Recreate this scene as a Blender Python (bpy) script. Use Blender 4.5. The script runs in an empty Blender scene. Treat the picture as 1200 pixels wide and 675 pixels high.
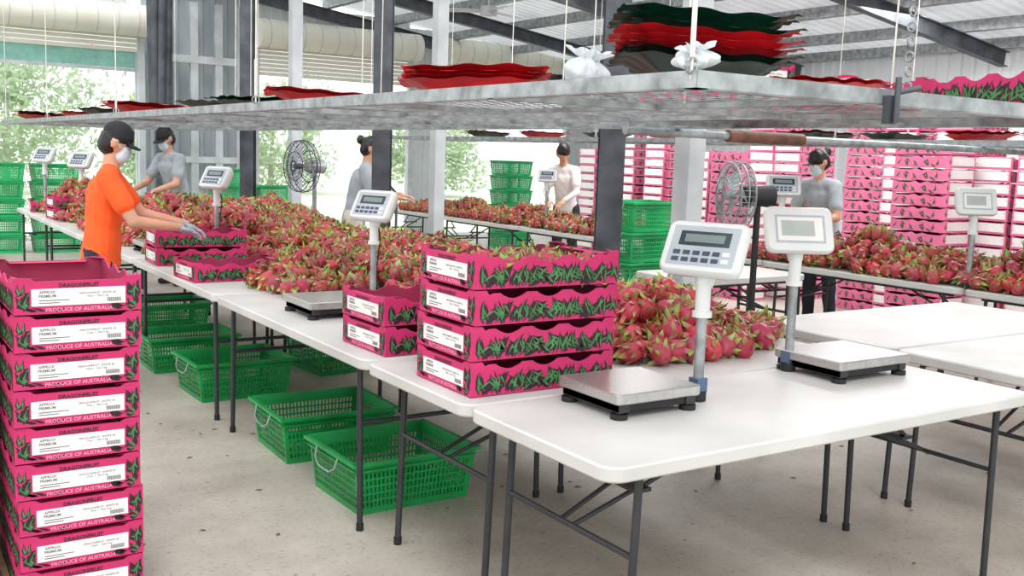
import bpy, math, random
import numpy as np
from mathutils import Matrix, Vector
random.seed(7); np.random.seed(7)
S=bpy.context.scene
def lin(c): return tuple(((x/255)/12.92 if x/255<=.04045 else ((x/255+.055)/1.055)**2.4) for x in c)
# ---------------------------------------------------------------- materials
def mat(name,rgb,rough=.5,metal=0.,var=.08,scale=8.,rgb2=None,bump=0.,spec=None,detail=3,coord='Object',stretch=None,trans=0.):
    m=bpy.data.materials.new(name); m.use_nodes=True; nt=m.node_tree; n=nt.nodes; l=nt.links
    b=n['Principled BSDF']; b.inputs['Roughness'].default_value=rough; b.inputs['Metallic'].default_value=metal
    if spec is not None: b.inputs['Specular IOR Level'].default_value=spec
    tc=n.new('ShaderNodeTexCoord'); no=n.new('ShaderNodeTexNoise'); no.inputs['Scale'].default_value=scale; no.inputs['Detail'].default_value=detail
    src=tc.outputs[coord]
    if stretch:
        mp=n.new('ShaderNodeMapping'); mp.inputs['Scale'].default_value=stretch; l.new(src,mp.inputs[0]); src=mp.outputs[0]
    l.new(src,no.inputs['Vector'])
    cr=n.new('ShaderNodeValToRGB'); c=lin(rgb)
    if rgb2: c0,c1=c,lin(rgb2)
    else: c0=tuple(max(0,x*(1-var*2)) for x in c); c1=tuple(min(1,x*(1+var*1.5)) for x in c)
    cr.color_ramp.elements[0].position=.3; cr.color_ramp.elements[1].position=.7
    cr.color_ramp.elements[0].color=(*c0,1); cr.color_ramp.elements[1].color=(*c1,1)
    l.new(no.outputs['Fac'],cr.inputs[0]); l.new(cr.outputs[0],b.inputs['Base Color'])
    if bump:
        bp=n.new('ShaderNodeBump'); bp.inputs['Strength'].default_value=bump; bp.inputs['Distance'].default_value=.01
        l.new(no.outputs['Fac'],bp.inputs['Height']); l.new(bp.outputs[0],b.inputs['Normal'])
    if trans:
        t=n.new('ShaderNodeBsdfTranslucent'); l.new(cr.outputs[0],t.inputs[0]); mx=n.new('ShaderNodeMixShader'); mx.inputs[0].default_value=trans
        l.new(b.outputs[0],mx.inputs[1]); l.new(t.outputs[0],mx.inputs[2]); l.new(mx.outputs[0],n['Material Output'].inputs['Surface'])
    return m
PINK=mat('pink_cardboard',(198,50,104),.6,var=.08,scale=6,spec=.3)
PINKHAZE=mat('pink_cardboard_haze',(216,112,148),.7,var=.1,scale=3,spec=.2)  # same cardboard for far stacks, with haze and overexposure mixed into its colour
PINKIN=mat('pink_inner',(146,46,80),.7,var=.1)
PINKLT=mat('pink_print',(246,170,196),.6)
LEAFK=mat('leaf_black_print',(44,22,32),.6)
LEAFG=mat('leaf_green_print',(70,132,74),.6,var=.2,scale=20)
LABEL=mat('white_label',(234,232,228),.6,var=.03)
INK=mat('ink',(40,36,40),.6)
INKG=mat('ink_grey',(120,116,120),.6)
TABLE=mat('table_plastic',(203,201,197),.42,var=.06,scale=2.5,bump=.03)
LEG=mat('table_leg_steel',(62,62,66),.45,.5)
GALV=mat('galvanised_steel',(160,164,166),.42,.5,var=.2,scale=14)
DARKSTEEL=mat('dark_steel',(82,86,92),.5,.4,var=.22,scale=5)
WHITESTEEL=mat('white_steel',(196,200,203),.5,.1,var=.1,scale=3)
STEEL=mat('brushed_steel',(190,188,185),.28,.75,var=.08,scale=30,stretch=(1,12,1))
SCALEW=mat('scale_plastic',(218,220,218),.35,var=.02)
SCALEG=mat('scale_panel',(176,182,188),.4,var=.03)
LCD=mat('lcd_dark',(52,62,72),.2,var=.05)
KEY=mat('keypad',(60,72,96),.4)
BLUEST=mat('blue_bracket',(84,106,134),.4,.3)
BLACK=mat('black_rubber',(24,24,26),.6)
GREEN=mat('crate_green',(14,146,70),.4,var=.15,scale=5)
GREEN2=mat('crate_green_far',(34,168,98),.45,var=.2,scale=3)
TRAYG=mat('tray_dark_green',(18,74,54),.4,var=.2)
TRAYR=mat('tray_red',(208,34,44),.4,var=.15)
TRAYK=mat('tray_black',(30,48,42),.4)
BAG=mat('plastic_bag',(226,230,233),.25,var=.04,scale=30,bump=.3,trans=.35)
ROPE=mat('white_rope',(224,222,214),.8)
BROWN=mat('brown_pipe',(112,70,52),.6,var=.25,scale=12)
WOOD=mat('pallet_wood',(150,116,84),.8,var=.2,scale=12)
SKIN=mat('skin',(204,152,124),.5,var=.05)
HAIR=mat('hair_black',(24,20,20),.4,var=.2,scale=40)
CAP=mat('cap_black',(26,26,30),.75)
ORANGE=mat('orange_tee',(255,92,30),.8,var=.06,scale=9,bump=.25)
NAVY=mat('navy_trousers',(34,38,50),.85,var=.15)
GREYT=mat('grey_tee',(160,168,174),.85,var=.08,scale=8,bump=.2)
WHITET=mat('white_shirt',(226,222,218),.85,var=.05,bump=.2)
CREAM=mat('cream_trousers',(206,196,180),.85,var=.06)
MASK=mat('face_mask',(206,222,232),.8,var=.03)
GLOVE=mat('grey_glove',(158,164,172),.8,var=.1,scale=30)
SHOE=mat('shoe_dark',(40,38,40),.7)
ROOF=mat('roof_sheet',(214,218,220),.4,.0,var=.06,scale=1.5,trans=.35)
WALLM=mat('wall_sheet',(214,219,221),.5,.1,var=.06,scale=1.)
WALLB=mat('wall_sheet_grey',(186,193,198),.5,.1,var=.1,scale=1.)
ROLLER=mat('roller_cream',(230,227,214),.5,var=.04,scale=2)
AQUA=mat('aqua_sheet',(140,196,184),.4,var=.08)
GRASS=mat('grass',(208,216,196),.9,var=.08,scale=1)
TREEL=mat('tree_leaf',(194,210,180),.8,var=.12,scale=1.2,trans=.45)  # leaf green lightened so the overexposed daylight outside sits in the colour
BARK=mat('bark',(110,98,84),.9)
BARKP=mat('bark_pale',(186,180,168),.9)
def concrete():
    m=bpy.data.materials.new('concrete'); m.use_nodes=True; nt=m.node_tree; n=nt.nodes; l=nt.links; b=n['Principled BSDF']
    tc=n.new('ShaderNodeTexCoord')
    n1=n.new('ShaderNodeTexNoise'); n1.inputs['Scale'].default_value=1.1; n1.inputs['Detail'].default_value=8; n1.inputs['Roughness'].default_value=.65
    n2=n.new('ShaderNodeTexNoise'); n2.inputs['Scale'].default_value=45; n2.inputs['Detail'].default_value=4
    n3=n.new('ShaderNodeTexVoronoi'); n3.inputs['Scale'].default_value=5
    for x in (n1,n2,n3): l.new(tc.outputs['Object'],x.inputs['Vector'])
    cr=n.new('ShaderNodeValToRGB'); e=cr.color_ramp.elements
    e[0].position=.3; e[0].color=(*lin((150,141,130)),1); e[1].position=.68; e[1].color=(*lin((198,190,178)),1)
    l.new(n1.outputs['Fac'],cr.inputs[0])
    cr2=n.new('ShaderNodeValToRGB'); e=cr2.color_ramp.elements; e[0].position=.28;e[0].color=(.64,.61,.57,1);e[1].position=.45;e[1].color=(1,1,1,1)
    l.new(n2.outputs['Fac'],cr2.inputs[0])
    mx=n.new('ShaderNodeMixRGB'); mx.blend_type='MULTIPLY'; mx.inputs[0].default_value=.8
    l.new(cr.outputs[0],mx.inputs[1]); l.new(cr2.outputs[0],mx.inputs[2])
    cr3=n.new('ShaderNodeValToRGB'); e=cr3.color_ramp.elements; e[0].position=.03;e[0].color=(.42,.38,.33,1);e[1].position=.06;e[1].color=(1,1,1,1)
    l.new(n3.outputs['Distance'],cr3.inputs[0])
    mx2=n.new('ShaderNodeMixRGB'); mx2.blend_type='MULTIPLY'; mx2.inputs[0].default_value=.6
    l.new(mx.outputs[0],mx2.inputs[1]); l.new(cr3.outputs[0],mx2.inputs[2]); l.new(mx2.outputs[0],b.inputs['Base Color'])
    b.inputs['Roughness'].default_value=.5
    bp=n.new('ShaderNodeBump'); bp.inputs['Strength'].default_value=.15; bp.inputs['Distance'].default_value=.01; l.new(n2.outputs['Fac'],bp.inputs['Height']); l.new(bp.outputs[0],b.inputs['Normal'])
    return m
CONC=concrete()
def fruitmat():
    m=bpy.data.materials.new('dragonfruit_skin'); m.use_nodes=True; nt=m.node_tree; n=nt.nodes; l=nt.links; b=n['Principled BSDF']
    a=n.new('ShaderNodeAttribute'); a.attribute_name='Col'
    no=n.new('ShaderNodeTexNoise'); no.inputs['Scale'].default_value=35
    tc=n.new('ShaderNodeTexCoord'); l.new(tc.outputs['Object'],no.inputs['Vector'])
    mr=n.new('ShaderNodeMapRange'); mr.inputs[3].default_value=.75; mr.inputs[4].default_value=1.25; l.new(no.outputs['Fac'],mr.inputs[0])
    mx=n.new('ShaderNodeVectorMath'); mx.operation='SCALE'; l.new(a.outputs['Color'],mx.inputs[0]); l.new(mr.outputs[0],mx.inputs['Scale'])
    l.new(mx.outputs[0],b.inputs['Base Color']); b.inputs['Roughness'].default_value=.42
    return m
FRUIT=fruitmat()
# ---------------------------------------------------------------- mesh builder
class MB:
    def __init__(s): s.v=[];s.f=[];s.m=[];s.s=[];s.mats=[]
    def mi(s,m):
        if m not in s.mats: s.mats.append(m)
        return s.mats.index(m)
    def add(s,vs,fs,m,sm=False,M=None):
        o=len(s.v)
        if M is not None: vs=[M@Vector(v) for v in vs]
        s.v.extend([tuple(v) for v in vs]); i=s.mi(m)
        for f in fs: s.f.append(tuple(o+k for k in f)); s.m.append(i); s.s.append(sm)
    def box(s,c,d,m,M=None,taper=1.):
        x,y,z=c; a,b,h=d[0]/2,d[1]/2,d[2]/2
        vs=[(x+i*a*(taper if k>0 else 1),y+j*b*(taper if k>0 else 1),z+k*h) for k in(-1,1) for j in(-1,1) for i in(-1,1)]
        s.add(vs,[(0,2,3,1),(4,5,7,6),(0,1,5,4),(2,6,7,3),(0,4,6,2),(1,3,7,5)],m,M=M)
    def cyl(s,p0,p1,r,m,seg=10,r1=None,cap=True,M=None,sm=True):
        p0=Vector(p0);p1=Vector(p1); r1=r if r1 is None else r1
        d=(p1-p0).normalized(); u=d.orthogonal().normalized(); w=d.cross(u)
        vs=[]
        for p,rr in((p0,r),(p1,r1)):
            for k in range(seg):
                a=2*math.pi*k/seg; vs.append(p+u*rr*math.cos(a)+w*rr*math.sin(a))
        s.add(vs,[(k,(k+1)%seg,seg+(k+1)%seg,seg+k) for k in range(seg)],m,sm,M)
        if cap: s.add(vs,[tuple(range(seg-1,-1,-1)),tuple(range(seg,2*seg))],m,False,M)
    def tube(s,pts,r,m,seg=8,M=None):
        for a,b in zip(pts[:-1],pts[1:]): s.cyl(a,b,r,m,seg,M=M)
    def ell(s,c,r,m,nu=12,nv=8,M=None,R=None):
        vs=[];fs=[]
        for j in range(nv+1):
            t=-math.pi/2+math.pi*j/nv
            for i in range(nu):
                a=2*math.pi*i/nu
                p=Vector((r[0]*math.cos(t)*math.cos(a),r[1]*math.cos(t)*math.sin(a),r[2]*math.sin(t)))
                if R is not None: p=R@p
                vs.append(p+Vector(c))
        for j in range(nv):
            for i in range(nu): fs.append((j*nu+i,j*nu+(i+1)%nu,(j+1)*nu+(i+1)%nu,(j+1)*nu+i))
        s.add(vs,fs,m,True,M)
    def ring(s,c,R0,r,m,axis=(0,0,1),seg=32,rs=6,M=None):
        ax=Vector(axis).normalized();u=ax.orthogonal().normalized();w=ax.cross(u)
        pts=[Vector(c)+u*R0*math.cos(2*math.pi*k/seg)+w*R0*math.sin(2*math.pi*k/seg) for k in range(seg+1)]
        s.tube(pts,r,m,rs,M)
    def slab(s,x0,x1,y0,y1,z0,z1,rad,m,bev=.006):
        def loop(z,ins):
            o=[]
            for cx,cy,a0 in((x1-rad,y1-rad,0),(x0+rad,y1-rad,90),(x0+rad,y0+rad,180),(x1-rad,y0+rad,270)):
                for k in range(7):
                    a=math.radians(a0+15*k); o.append((cx+(rad-ins)*math.cos(a),cy+(rad-ins)*math.sin(a),z))
            return o
        L=[loop(z0,bev),loop(z0+bev,0),loop(z1-bev,0),loop(z1,bev)]; n=len(L[0]); vs=sum(L,[])
        fs=[]
        for q in range(3):
            for k in range(n): fs.append((q*n+k,q*n+(k+1)%n,(q+1)*n+(k+1)%n,(q+1)*n+k))
        s.add(vs,fs,m,False); s.add(vs,[tuple(range(n-1,-1,-1)),tuple(range(3*n,4*n))],m,False)
    def corr(s,o,u,v,n,amp,pitch,m):
        o=Vector(o);u=Vector(u);v=Vector(v);n=Vector(n); L=v.length; vd=v.normalized(); k=int(L/pitch); P=[]
        for i in range(k):
            for t,h in((0,0),(.55,0),(.65,1),(.9,1)): P.append(o+vd*pitch*(i+t)+n*amp*h)
        P.append(o+vd*pitch*k); vs=P+[p+u for p in P]; c=len(P)
        s.add(vs,[(i,i+1,c+i+1,c+i) for i in range(c-1)],m)
    def obj(s,name,parent=None,loc=None,rot=None):
        me=bpy.data.meshes.new(name); me.from_pydata(s.v,[],s.f)
        for x in s.mats: me.materials.append(x)
        me.polygons.foreach_set('material_index',s.m); me.polygons.foreach_set('use_smooth',s.s); me.update()
        return place(name,me,parent,loc,rot)
def place(name,me,parent=None,loc=None,rot=None):
    ob=bpy.data.objects.new(name,me); S.collection.objects.link(ob)
    if parent: ob.parent=parent
    if loc: ob.location=loc
    if rot is not None: ob.rotation_euler=(0,0,rot)
    return ob
def empty(name,loc=(0,0,0),rot=0):
    e=bpy.data.objects.new(name,None); S.collection.objects.link(e); e.location=loc; e.rotation_euler=(0,0,rot); e.empty_display_size=.1; return e
# ---------------------------------------------------------------- camera
f=1180.
R=Matrix.Rotation(-math.radians(33.5),3,'Z')@Matrix.Rotation(math.pi/2-math.atan(155.5/f),3,'X')@Matrix.Rotation(math.radians(2),3,'Z')
cd=bpy.data.cameras.new('camera'); cam=bpy.data.objects.new('camera',cd); S.collection.objects.link(cam)
cam.matrix_world=Matrix.Translation((0,0,1.55))@R.to_4x4(); cd.sensor_width=36; cd.lens=36*f/1200; S.camera=cam; cd.clip_start=.05
# ---------------------------------------------------------------- shell
m=MB(); m.box((3.5,7,-.05),(19.4,20.4,.1),CONC); m.obj('floor')
m=MB(); m.add([(-60,-40,-.12),(80,-40,-.12),(80,90,-.12),(-60,90,-.12)],[(0,1,2,3)],GRASS); m.obj('ground')
EZ=3.3; SL=.14; XW=13.
def rz(x): return EZ+SL*(XW-x)
m=MB()
m.corr((4.6,-3,rz(4.6)),(XW+.3-4.6,0,-SL*(XW+.3-4.6)),(0,20.3,0),(0,0,1),.03,.19,ROOF)
m.obj('ceiling')
for k,x in enumerate((4.7,5.9,7.1,8.3,9.5,10.7,11.9,12.8)):
    m=MB(); m.box((x,7,rz(x)-.09),(.05,20,.14),GALV); m.box((x+.04,7,rz(x)-.155),(.08,20,.012),GALV); m.obj('roof_purlin')
def ibeam(mb,p0,p1,w,d,mt,up=(0,0,1)):
    p0=Vector(p0);p1=Vector(p1);L=(p1-p0).length;a=(p1-p0).normalized();s_=Vector(up).cross(a).normalized();t=a.cross(s_)
    M=Matrix((( a.x,s_.x,t.x,0),(a.y,s_.y,t.y,0),(a.z,s_.z,t.z,0),(0,0,0,1))); M=Matrix.Translation((p0+p1)/2)@M
    mb.box((0,0,d/2-.006),(L,w,.012),mt,M); mb.box((0,0,-d/2+.006),(L,w,.012),mt,M); mb.box((0,0,0),(L,.01,d-.024),mt,M)
for y in (1.6,4.75,7.85,11.3,14.2,16.8):
    m=MB(); ibeam(m,(-1,y,rz(-1)-.28),(12.9,y,rz(12.9)-.28),.12,.2,DARKSTEEL); m.obj('roof_rafter')
for y in (4.75,7.85,11.3):
    zt=rz(3.78)-.39
    m=MB(); ibeam(m,(3.82,y,0),(3.82,y,zt),.15,.15,DARKSTEEL,up=(.55,.83,0)); m.box((3.82,y,.008),(.28,.28,.016),DARKSTEEL); m.obj('steel_column')
for y,w_ in ((4.65,.13),(7.85,.10),(11.25,.12)):
    m=MB(); zt=rz(4.36)-.39; yy=y+.0
    m.box((4.36,yy-w_/2,zt/2),(w_,.006,zt),WHITESTEEL); m.box((4.36-w_/2,yy,zt/2),(.006,w_,zt),WHITESTEEL); m.box((4.36,yy+w_/2,zt/2),(w_,.006,zt),WHITESTEEL)
    m.box((4.36+w_/2-.003,yy-w_/2+.015,zt/2),(.006,.03,zt),WHITESTEEL); m.box((4.36,yy,.006),(.2,.2,.012),WHITESTEEL); m.obj('channel_column')
m=MB(); m.corr((XW,-3,0),(0,0,rz(XW)),(0,20,0),(-1,0,0),.03,.2,WALLM); 
for z in (1.2,2.3): m.box((XW-.06,7,z),(.08,20,.1),GALV)
m.obj('wall_right')
YB=17.
m=MB()
def wseg(x0,x1,z0,z1,mt=WALLM): m.corr((x0,YB,z0),(0,0,z1-z0),(x1-x0,0,0),(0,-1,0),.03,.2,mt)
ops=[(-6,0.4,None),(0.4,4.0,'o'),(4.0,5.8,None),(5.8,8.8,'o'),(8.8,9.4,None),(9.4,12.4,'o'),(12.4,13.2,None)]
for a,b,o in ops:
    if o is None: wseg(a,b,0,rz(b)+.0,WALLB if a==4.0 else WALLM)
    else: wseg(a,b,3.55,rz(b)+.05)
m.obj('wall_back')
def door(x0,x1,bot,name):
    m=MB(); m.cyl((x0,YB-.35,3.42),(x1,YB-.35,3.42),.24,ROLLER,20)
    k=x0+.15
    while k<x1: m.ring((k,YB-.35,3.42),.242,.006,WHITESTEEL,(1,0,0),20,4); k+=.3
    z=3.3
    while z>bot:
        m.box(((x0+x1)/2,YB-.14,z-.035),(x1-x0-.1,.03,.062),ROLLER); z-=.07
    m.box((x0+.03,YB-.12,1.75),(.1,.12,3.5),WHITESTEEL); m.box((x1-.03,YB-.12,1.75),(.1,.12,3.5),WHITESTEEL)
    m.obj(name)
door(.4,4.0,3.0,'door_1'); door(5.8,8.8,2.75,'door_2'); door(9.4,12.4,2.9,'door_3')
m=MB(); m.box((2.9,YB-.02,2.84),(2.1,.04,.26),AQUA); m.box((2.9,YB-.02,2.68),(2.2,.06,.05),WHITESTEEL)
m.box((2.9,YB-.02,2.98),(2.2,.06,.04),WHITESTEEL)
for x in (1.85,3.95): m.box((x,YB-.02,1.5),(.1,.08,3.),WHITESTEEL)
m.obj('window_1')
m=MB()
for x in (4.35,4.75,5.15,5.5): m.box((x,16.7,1.9),(.12,.1,3.8),DARKSTEEL if x<4.5 else WHITESTEEL)
m.box((4.9,16.7,2.9),(1.4,.12,.12),WHITESTEEL); m.box((4.9,16.7,1.3),(1.4,.12,.1),WHITESTEEL); m.obj('door_frame')
m=MB()
for k in range(7):
    a=k/7*2*math.pi; m.cyl((3.95+.1*math.cos(a),15.6+.1*math.sin(a),1.9),(3.95+.13*math.cos(a+.3),15.6+.13*math.sin(a+.3),4.1),.07,DARKSTEEL,8)
m.cyl((3.95,15.6,0),(3.95,15.6,4.4),.09,DARKSTEEL,10); m.obj('tied_back_curtain')
# ---------------------------------------------------------------- outside
def tree(x,y,h,r):
    m=MB(); m.cyl((x,y,-.1),(x+.1,y,h*.6),.12,BARKP,8,r1=.06)
    n=4200; vs=[];fs=[]
    for i in range(n):
        d=Vector((random.gauss(0,1),random.gauss(0,1),random.gauss(0,1))).normalized()
        k=1+.25*math.sin(4*d.x+x)+.2*math.sin(5*d.z+3*d.y); d=d*r*random.uniform(.5,1)*k
        c=Vector((x,y,h*.55))+Vector((d.x,d.y,d.z*h*.5/r))
        if c.z<.1: c.z=random.uniform(.1,1.2)
        u=Vector((random.gauss(0,1),random.gauss(0,1),random.gauss(0,1))).normalized(); w=u.orthogonal().normalized(); s_=random.uniform(.07,.15)
        o=len(vs); vs+= [c-u*s_,c+w*s_*.6,c+u*s_,c-w*s_*.6]; fs.append((o,o+1,o+2,o+3))
    m.add(vs,fs,TREEL); m.obj('tree')
for (x,y,h,r) in [(1.,31,3.6,2.2),(4.0,34,4.6,2.6),(8.4,33,3.2,2.0),(13,36,3.8,2.4),(18.5,34,3.0,2.0),(-2.5,31,4.2,2.4)]: tree(x,y,h,r)
# ---------------------------------------------------------------- tables
def table(cx,cy,L,W,rot=0,h=.74):
    m=MB(); m.slab(-L/2,L/2,-W/2,W/2,h-.045,h,.06,TABLE)
    for sy in(-1,1): m.box((0,sy*(W/2-.09),h-.058),(L-.2,.022,.026),LEG)
    for sx in(-1,1):
        x=sx*(L/2-.15); xb=sx*(L/2-.13)
        for sy in(-1,1):
            y=sy*(W/2-.055); m.cyl((x,y,h-.045),(xb,y,.012),.0125,LEG,10); m.cyl((xb,y,0),(xb,y,.03),.016,BLACK,10)
        m.cyl((x,-W/2+.055,h-.06),(x,W/2-.055,h-.06),.0125,LEG,8)
        xm=x+(xb-x)*.4; m.cyl((xm,-W/2+.055,.45),(xm,W/2-.055,.45),.010,LEG,8)
        for sy in(-1,1):
            m.tube([(xm,sy*.03,.45),(x-sx*.2,sy*.05,.53),(x-sx*.22,sy*.09,.56),(x-sx*.45,sy*.14,h-.06)],.008,LEG,6)
        m.box((x-sx*.21,0,.545),(.06,.2,.012),LEG)
    return m.obj('folding_table',loc=(cx,cy,0),rot=rot)
table(2.65,2.35,2.02,.74); table(2.65,3.11,2.02,.76)
for k in range(5):
    y=3.5+.96+k*1.92
    table(2.14,y,1.9,.99,math.pi/2)
    if k<3: table(3.16,y,1.9,.99,math.pi/2)
table(4.83,3.24,1.83,.88); table(4.83,2.33,1.83,.90)
for k in range(6): table(6.79,2.2+.93+k*1.86,1.84,.76,math.pi/2)
table(5.4,5.35,1.2,.6)
# ---------------------------------------------------------------- text meshes
def textmesh(body,size,bold=.0):
    c=bpy.data.curves.new('t','FONT'); c.body=body; c.size=size; c.align_x='CENTER'; c.resolution_u=2; c.offset=bold
    o=bpy.data.objects.new('t',c); S.collection.objects.link(o); bpy.context.view_layer.update()
    me=bpy.data.meshes.new_from_object(o.evaluated_get(bpy.context.evaluated_depsgraph_get()))
    vs=[tuple(v.co) for v in me.vertices]; fs=[tuple(p.vertices) for p in me.polygons]
    bpy.data.objects.remove(o); bpy.data.meshes.remove(me); return vs,fs
# ---------------------------------------------------------------- produce box
BL,BW,BH=.60,.385,.121
def boxmesh(detail=True):
    m=MB(); L,W=BL/2,BW/2
    PK=PINK if detail else PINKHAZE
    m.box((0,0,.006),(BL-.004,BW-.004,.008),PK)
    def wall(n,fn,top,t):
        vs=[];
        for i in range(n+1):
            s=i/n*2-1; z=top(s)
            for zz,k in((0.002,0),(z,0),(z,1),(.002,1)): vs.append(fn(s,zz,k*t))
        fo=[];fi=[]
        for i in range(n):
            a=i*4;b=a+4; fo+=[(a,b,b+1,a+1),(a+1,b+1,b+2,a+2)]; fi.append((a+2,b+2,b+3,a+3))
        m.add(vs,fo,PK); m.add(vs,fi,PINKIN)
    def tl(s):
        a=abs(s); 
        if a>.86: return .119
        if a>.78: return .119-.03*(a-.86)/(-.08)
        c=abs(math.sin(s*math.pi*2.0)); return .089+.020*(1 if c>.8 else c*c)
    def te(s):
        a=abs(s); return .119 if a>.76 else (.119-.012*min(1,(.76-a)/.06))
    n1=44 if detail else 10
    for sg in(-1,1):
        wall(n1,lambda s,z,k,sg=sg:(s*L,sg*(W-k),z),tl,.006)
        wall(24 if detail else 6,lambda s,z,k,sg=sg:(sg*(L-k),s*W,z),te,.006)
    for sx in(-1,1):
        for sy in(-1,1):
            z=.117; m.add([(sx*L,sy*W,z),(sx*(L-.085),sy*W,z),(sx*(L-.02),sy*(W-.02),z-.001),(sx*L,sy*(W-.085),z)],[(0,1,2,3)],PK)
        m.add([(sx*L,-W*.74,.106),(sx*(L-.035),-W*.66,.103),(sx*(L-.035),W*.66,.103),(sx*L,W*.74,.106)],[(0,1,2,3)],PK)
    rnd=random.Random(3)
    def leaf(F,a,b,ang,ln,w,mt,off,bend=.0):
        d=(math.cos(ang),math.sin(ang)); p=(-d[1],d[0])
        pts=[(a,b),(a+d[0]*ln*.35+p[0]*w,b+d[1]*ln*.35+p[1]*w),(a+d[0]*ln+p[0]*bend,b+d[1]*ln+p[1]*bend),(a+d[0]*ln*.35-p[0]*w,b+d[1]*ln*.35-p[1]*w)]
        pts=[(x,min(.112,max(.003,y))) for x,y in pts]
        m.add([F(x,y,off) for x,y in pts],[(0,1,2,3)],mt)
    for sg in(-1,1):
        F=lambda a,b,o,sg=sg:(a,sg*(W+o),b)
        nc=14 if detail else 6
        for i in range(nc):
            cx=-L+.025+(BL-.05)*i/(nc-1)
            for k in range(10 if detail else 3):
                up=k%3!=2
                cz=rnd.uniform(.003,.03) if up else rnd.uniform(.05,.082)
                an=math.radians(rnd.uniform(20,160)*(1 if up else -1)); ln=rnd.uniform(.045,.085)
                ox=cx+rnd.uniform(-.018,.018)
                if abs(ox+math.cos(an)*ln)>L: continue
                ez=cz+math.sin(an)*ln
                if ez>.087: ln*=(.087-cz)/(ez-cz)
                if ez<.003: ln*=(cz-.003)/(cz-ez)
                leaf(F,ox,cz,an,ln,.009,LEAFK,.0008+k*.00005,rnd.uniform(-.008,.008))
                if k%2==0 or not detail: leaf(F,ox+.002,cz+(.004 if up else -.004),an+.1,ln*.85,.0036,LEAFG,.0014+k*.00005,rnd.uniform(-.006,.006))
    T=[textmesh('DRAGONFRUIT',.0175,.0005),textmesh('PRODUCE OF AUSTRALIA',.0175),textmesh('DRAGONFRUIT  WHITE 20\nClass 1  Net 5 kg',.0095),textmesh('APPROX\nPREMIUM',.0125,.0003)] if detail else None
    for sg in(-1,1):
        F=lambda a,b,o,sg=sg:(sg*(L+o),a*sg,b)
        lw,l0,l1=(.142,.028,.083) if detail else (.175,.022,.102)
        m.add([F(-lw,l0,.001),F(lw,l0,.001),F(lw,l1,.001),F(-lw,l1,.001)],[(0,1,2,3)],LABEL)
        for sd in(-1,1):
            for k in range(20 if detail else 2):
                an=math.radians(rnd.uniform(15,165)); ln=rnd.uniform(.03,.06); cx=sd*(.170+rnd.uniform(-.014,.016)); cz=.006+rnd.uniform(0,.06)
                ex=cx+math.cos(an)*ln
                if abs(ex)>W: an=math.pi-an; ex=cx+math.cos(an)*ln
                if abs(ex)<.146: ln*=max(.25,(abs(cx)-.146)/max(.001,abs(cx)-abs(ex)))
                leaf(F,cx,cz,an,ln,.0065,LEAFK,.0008+k*.00003)
                if k%2==0: leaf(F,cx+.002,cz+.003,an+.1,ln*.8,.003,LEAFG,.0012+k*.00003)
            if detail:
                for k in range(5):
                    cx=sd*rnd.uniform(.06,.15); an=math.radians(rnd.choice((10,170))+rnd.uniform(-12,12)); leaf(F,cx,rnd.uniform(.006,.02),an,.045,.005,LEAFK,.0008)
        if detail:
            def put(t,a,b,mt,o=.0016,sc=1):
                m.add([F(a+x*sc,b+y*sc,o) for x,y,_ in t[0]],t[1],mt)
            put(T[0],.0,.0865,INK); put(T[1],0,.009,PINKLT); put(T[2],.055,.062,INK,.0018); put(T[3],-.095,.068,INKG,.0018)
            for k in range(22):
                x=.085+k*.002; m.add([F(x,.034,.0017),F(x+.0007+.0006*(k%3==0),.034,.0017),F(x+.0007+.0006*(k%3==0),.048,.0017),F(x,.048,.0017)],[(0,1,2,3)],INK)
            for z in(.044,.036): m.add([F(-.12,z,.0017),F(-.03 if z>.04 else -.06,z,.0017),F(-.03 if z>.04 else -.06,z+.003,.0017),F(-.12,z+.003,.0017)],[(0,1,2,3)],INKG)
    me=bpy.data.meshes.new('produce_box'); me.from_pydata(m.v,[],m.f)
    for x in m.mats: me.materials.append(x)
    me.polygons.foreach_set('material_index',m.m); me.update(); return me
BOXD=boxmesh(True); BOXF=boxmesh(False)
def stack(x,y,z,n,rot=0,me=BOXD,jit=.004,name='produce_box_stack'):
    e=empty(name,(x,y,z),rot)
    for k in range(n):
        o=place('box_%d'%(k+1),me,e,(random.uniform(-jit,jit),random.uniform(-jit,jit),k*BH),random.uniform(-.012,.012)*(jit>0))
    return e
stack(2.01,2.995,.741,4); stack(2.04,3.73,.741,2,.03)
e=stack(.605,3.75,.028,9,math.pi/2); 
m=MB(); m.box((.605,3.75,.021),(.42,.62,.014),WOOD)
for dx in(-.17,0,.17): m.box((.605+dx,3.75,.007),(.06,.62,.014),WOOD)
m.obj('wooden_board')
stack(.155,3.98,.0,9,math.pi/2)
def single(x,y,z,rot,n=1): return stack(x,y,z,n,rot,BOXD,.003,'produce_box' if n==1 else 'produce_box_stack')
single(1.97,6.12,.741,.06); single(2.0,7.0,.741,-.05,2); single(2.02,11.2,.741,.05,2); single(2.0,12.4,.741,-.1)
for (x,y,z,r,n) in [(3.4,2.0,1.765,1.3,1),(3.3,2.75,1.765,1.45,1),(3.42,3.5,1.765,1.6,2)]: single(x,y,z,r,n)
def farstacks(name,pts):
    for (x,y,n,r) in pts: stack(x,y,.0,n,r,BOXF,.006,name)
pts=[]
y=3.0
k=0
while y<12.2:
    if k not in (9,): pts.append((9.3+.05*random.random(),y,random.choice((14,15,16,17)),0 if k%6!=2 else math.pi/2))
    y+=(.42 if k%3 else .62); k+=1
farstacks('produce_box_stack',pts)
farstacks('produce_box_stack',[(8.6,8.3,14,math.pi/2),(8.7,5.9,15,math.pi/2),(8.65,4.2,15,0),(8.65,3.75,14,0)])
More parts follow.
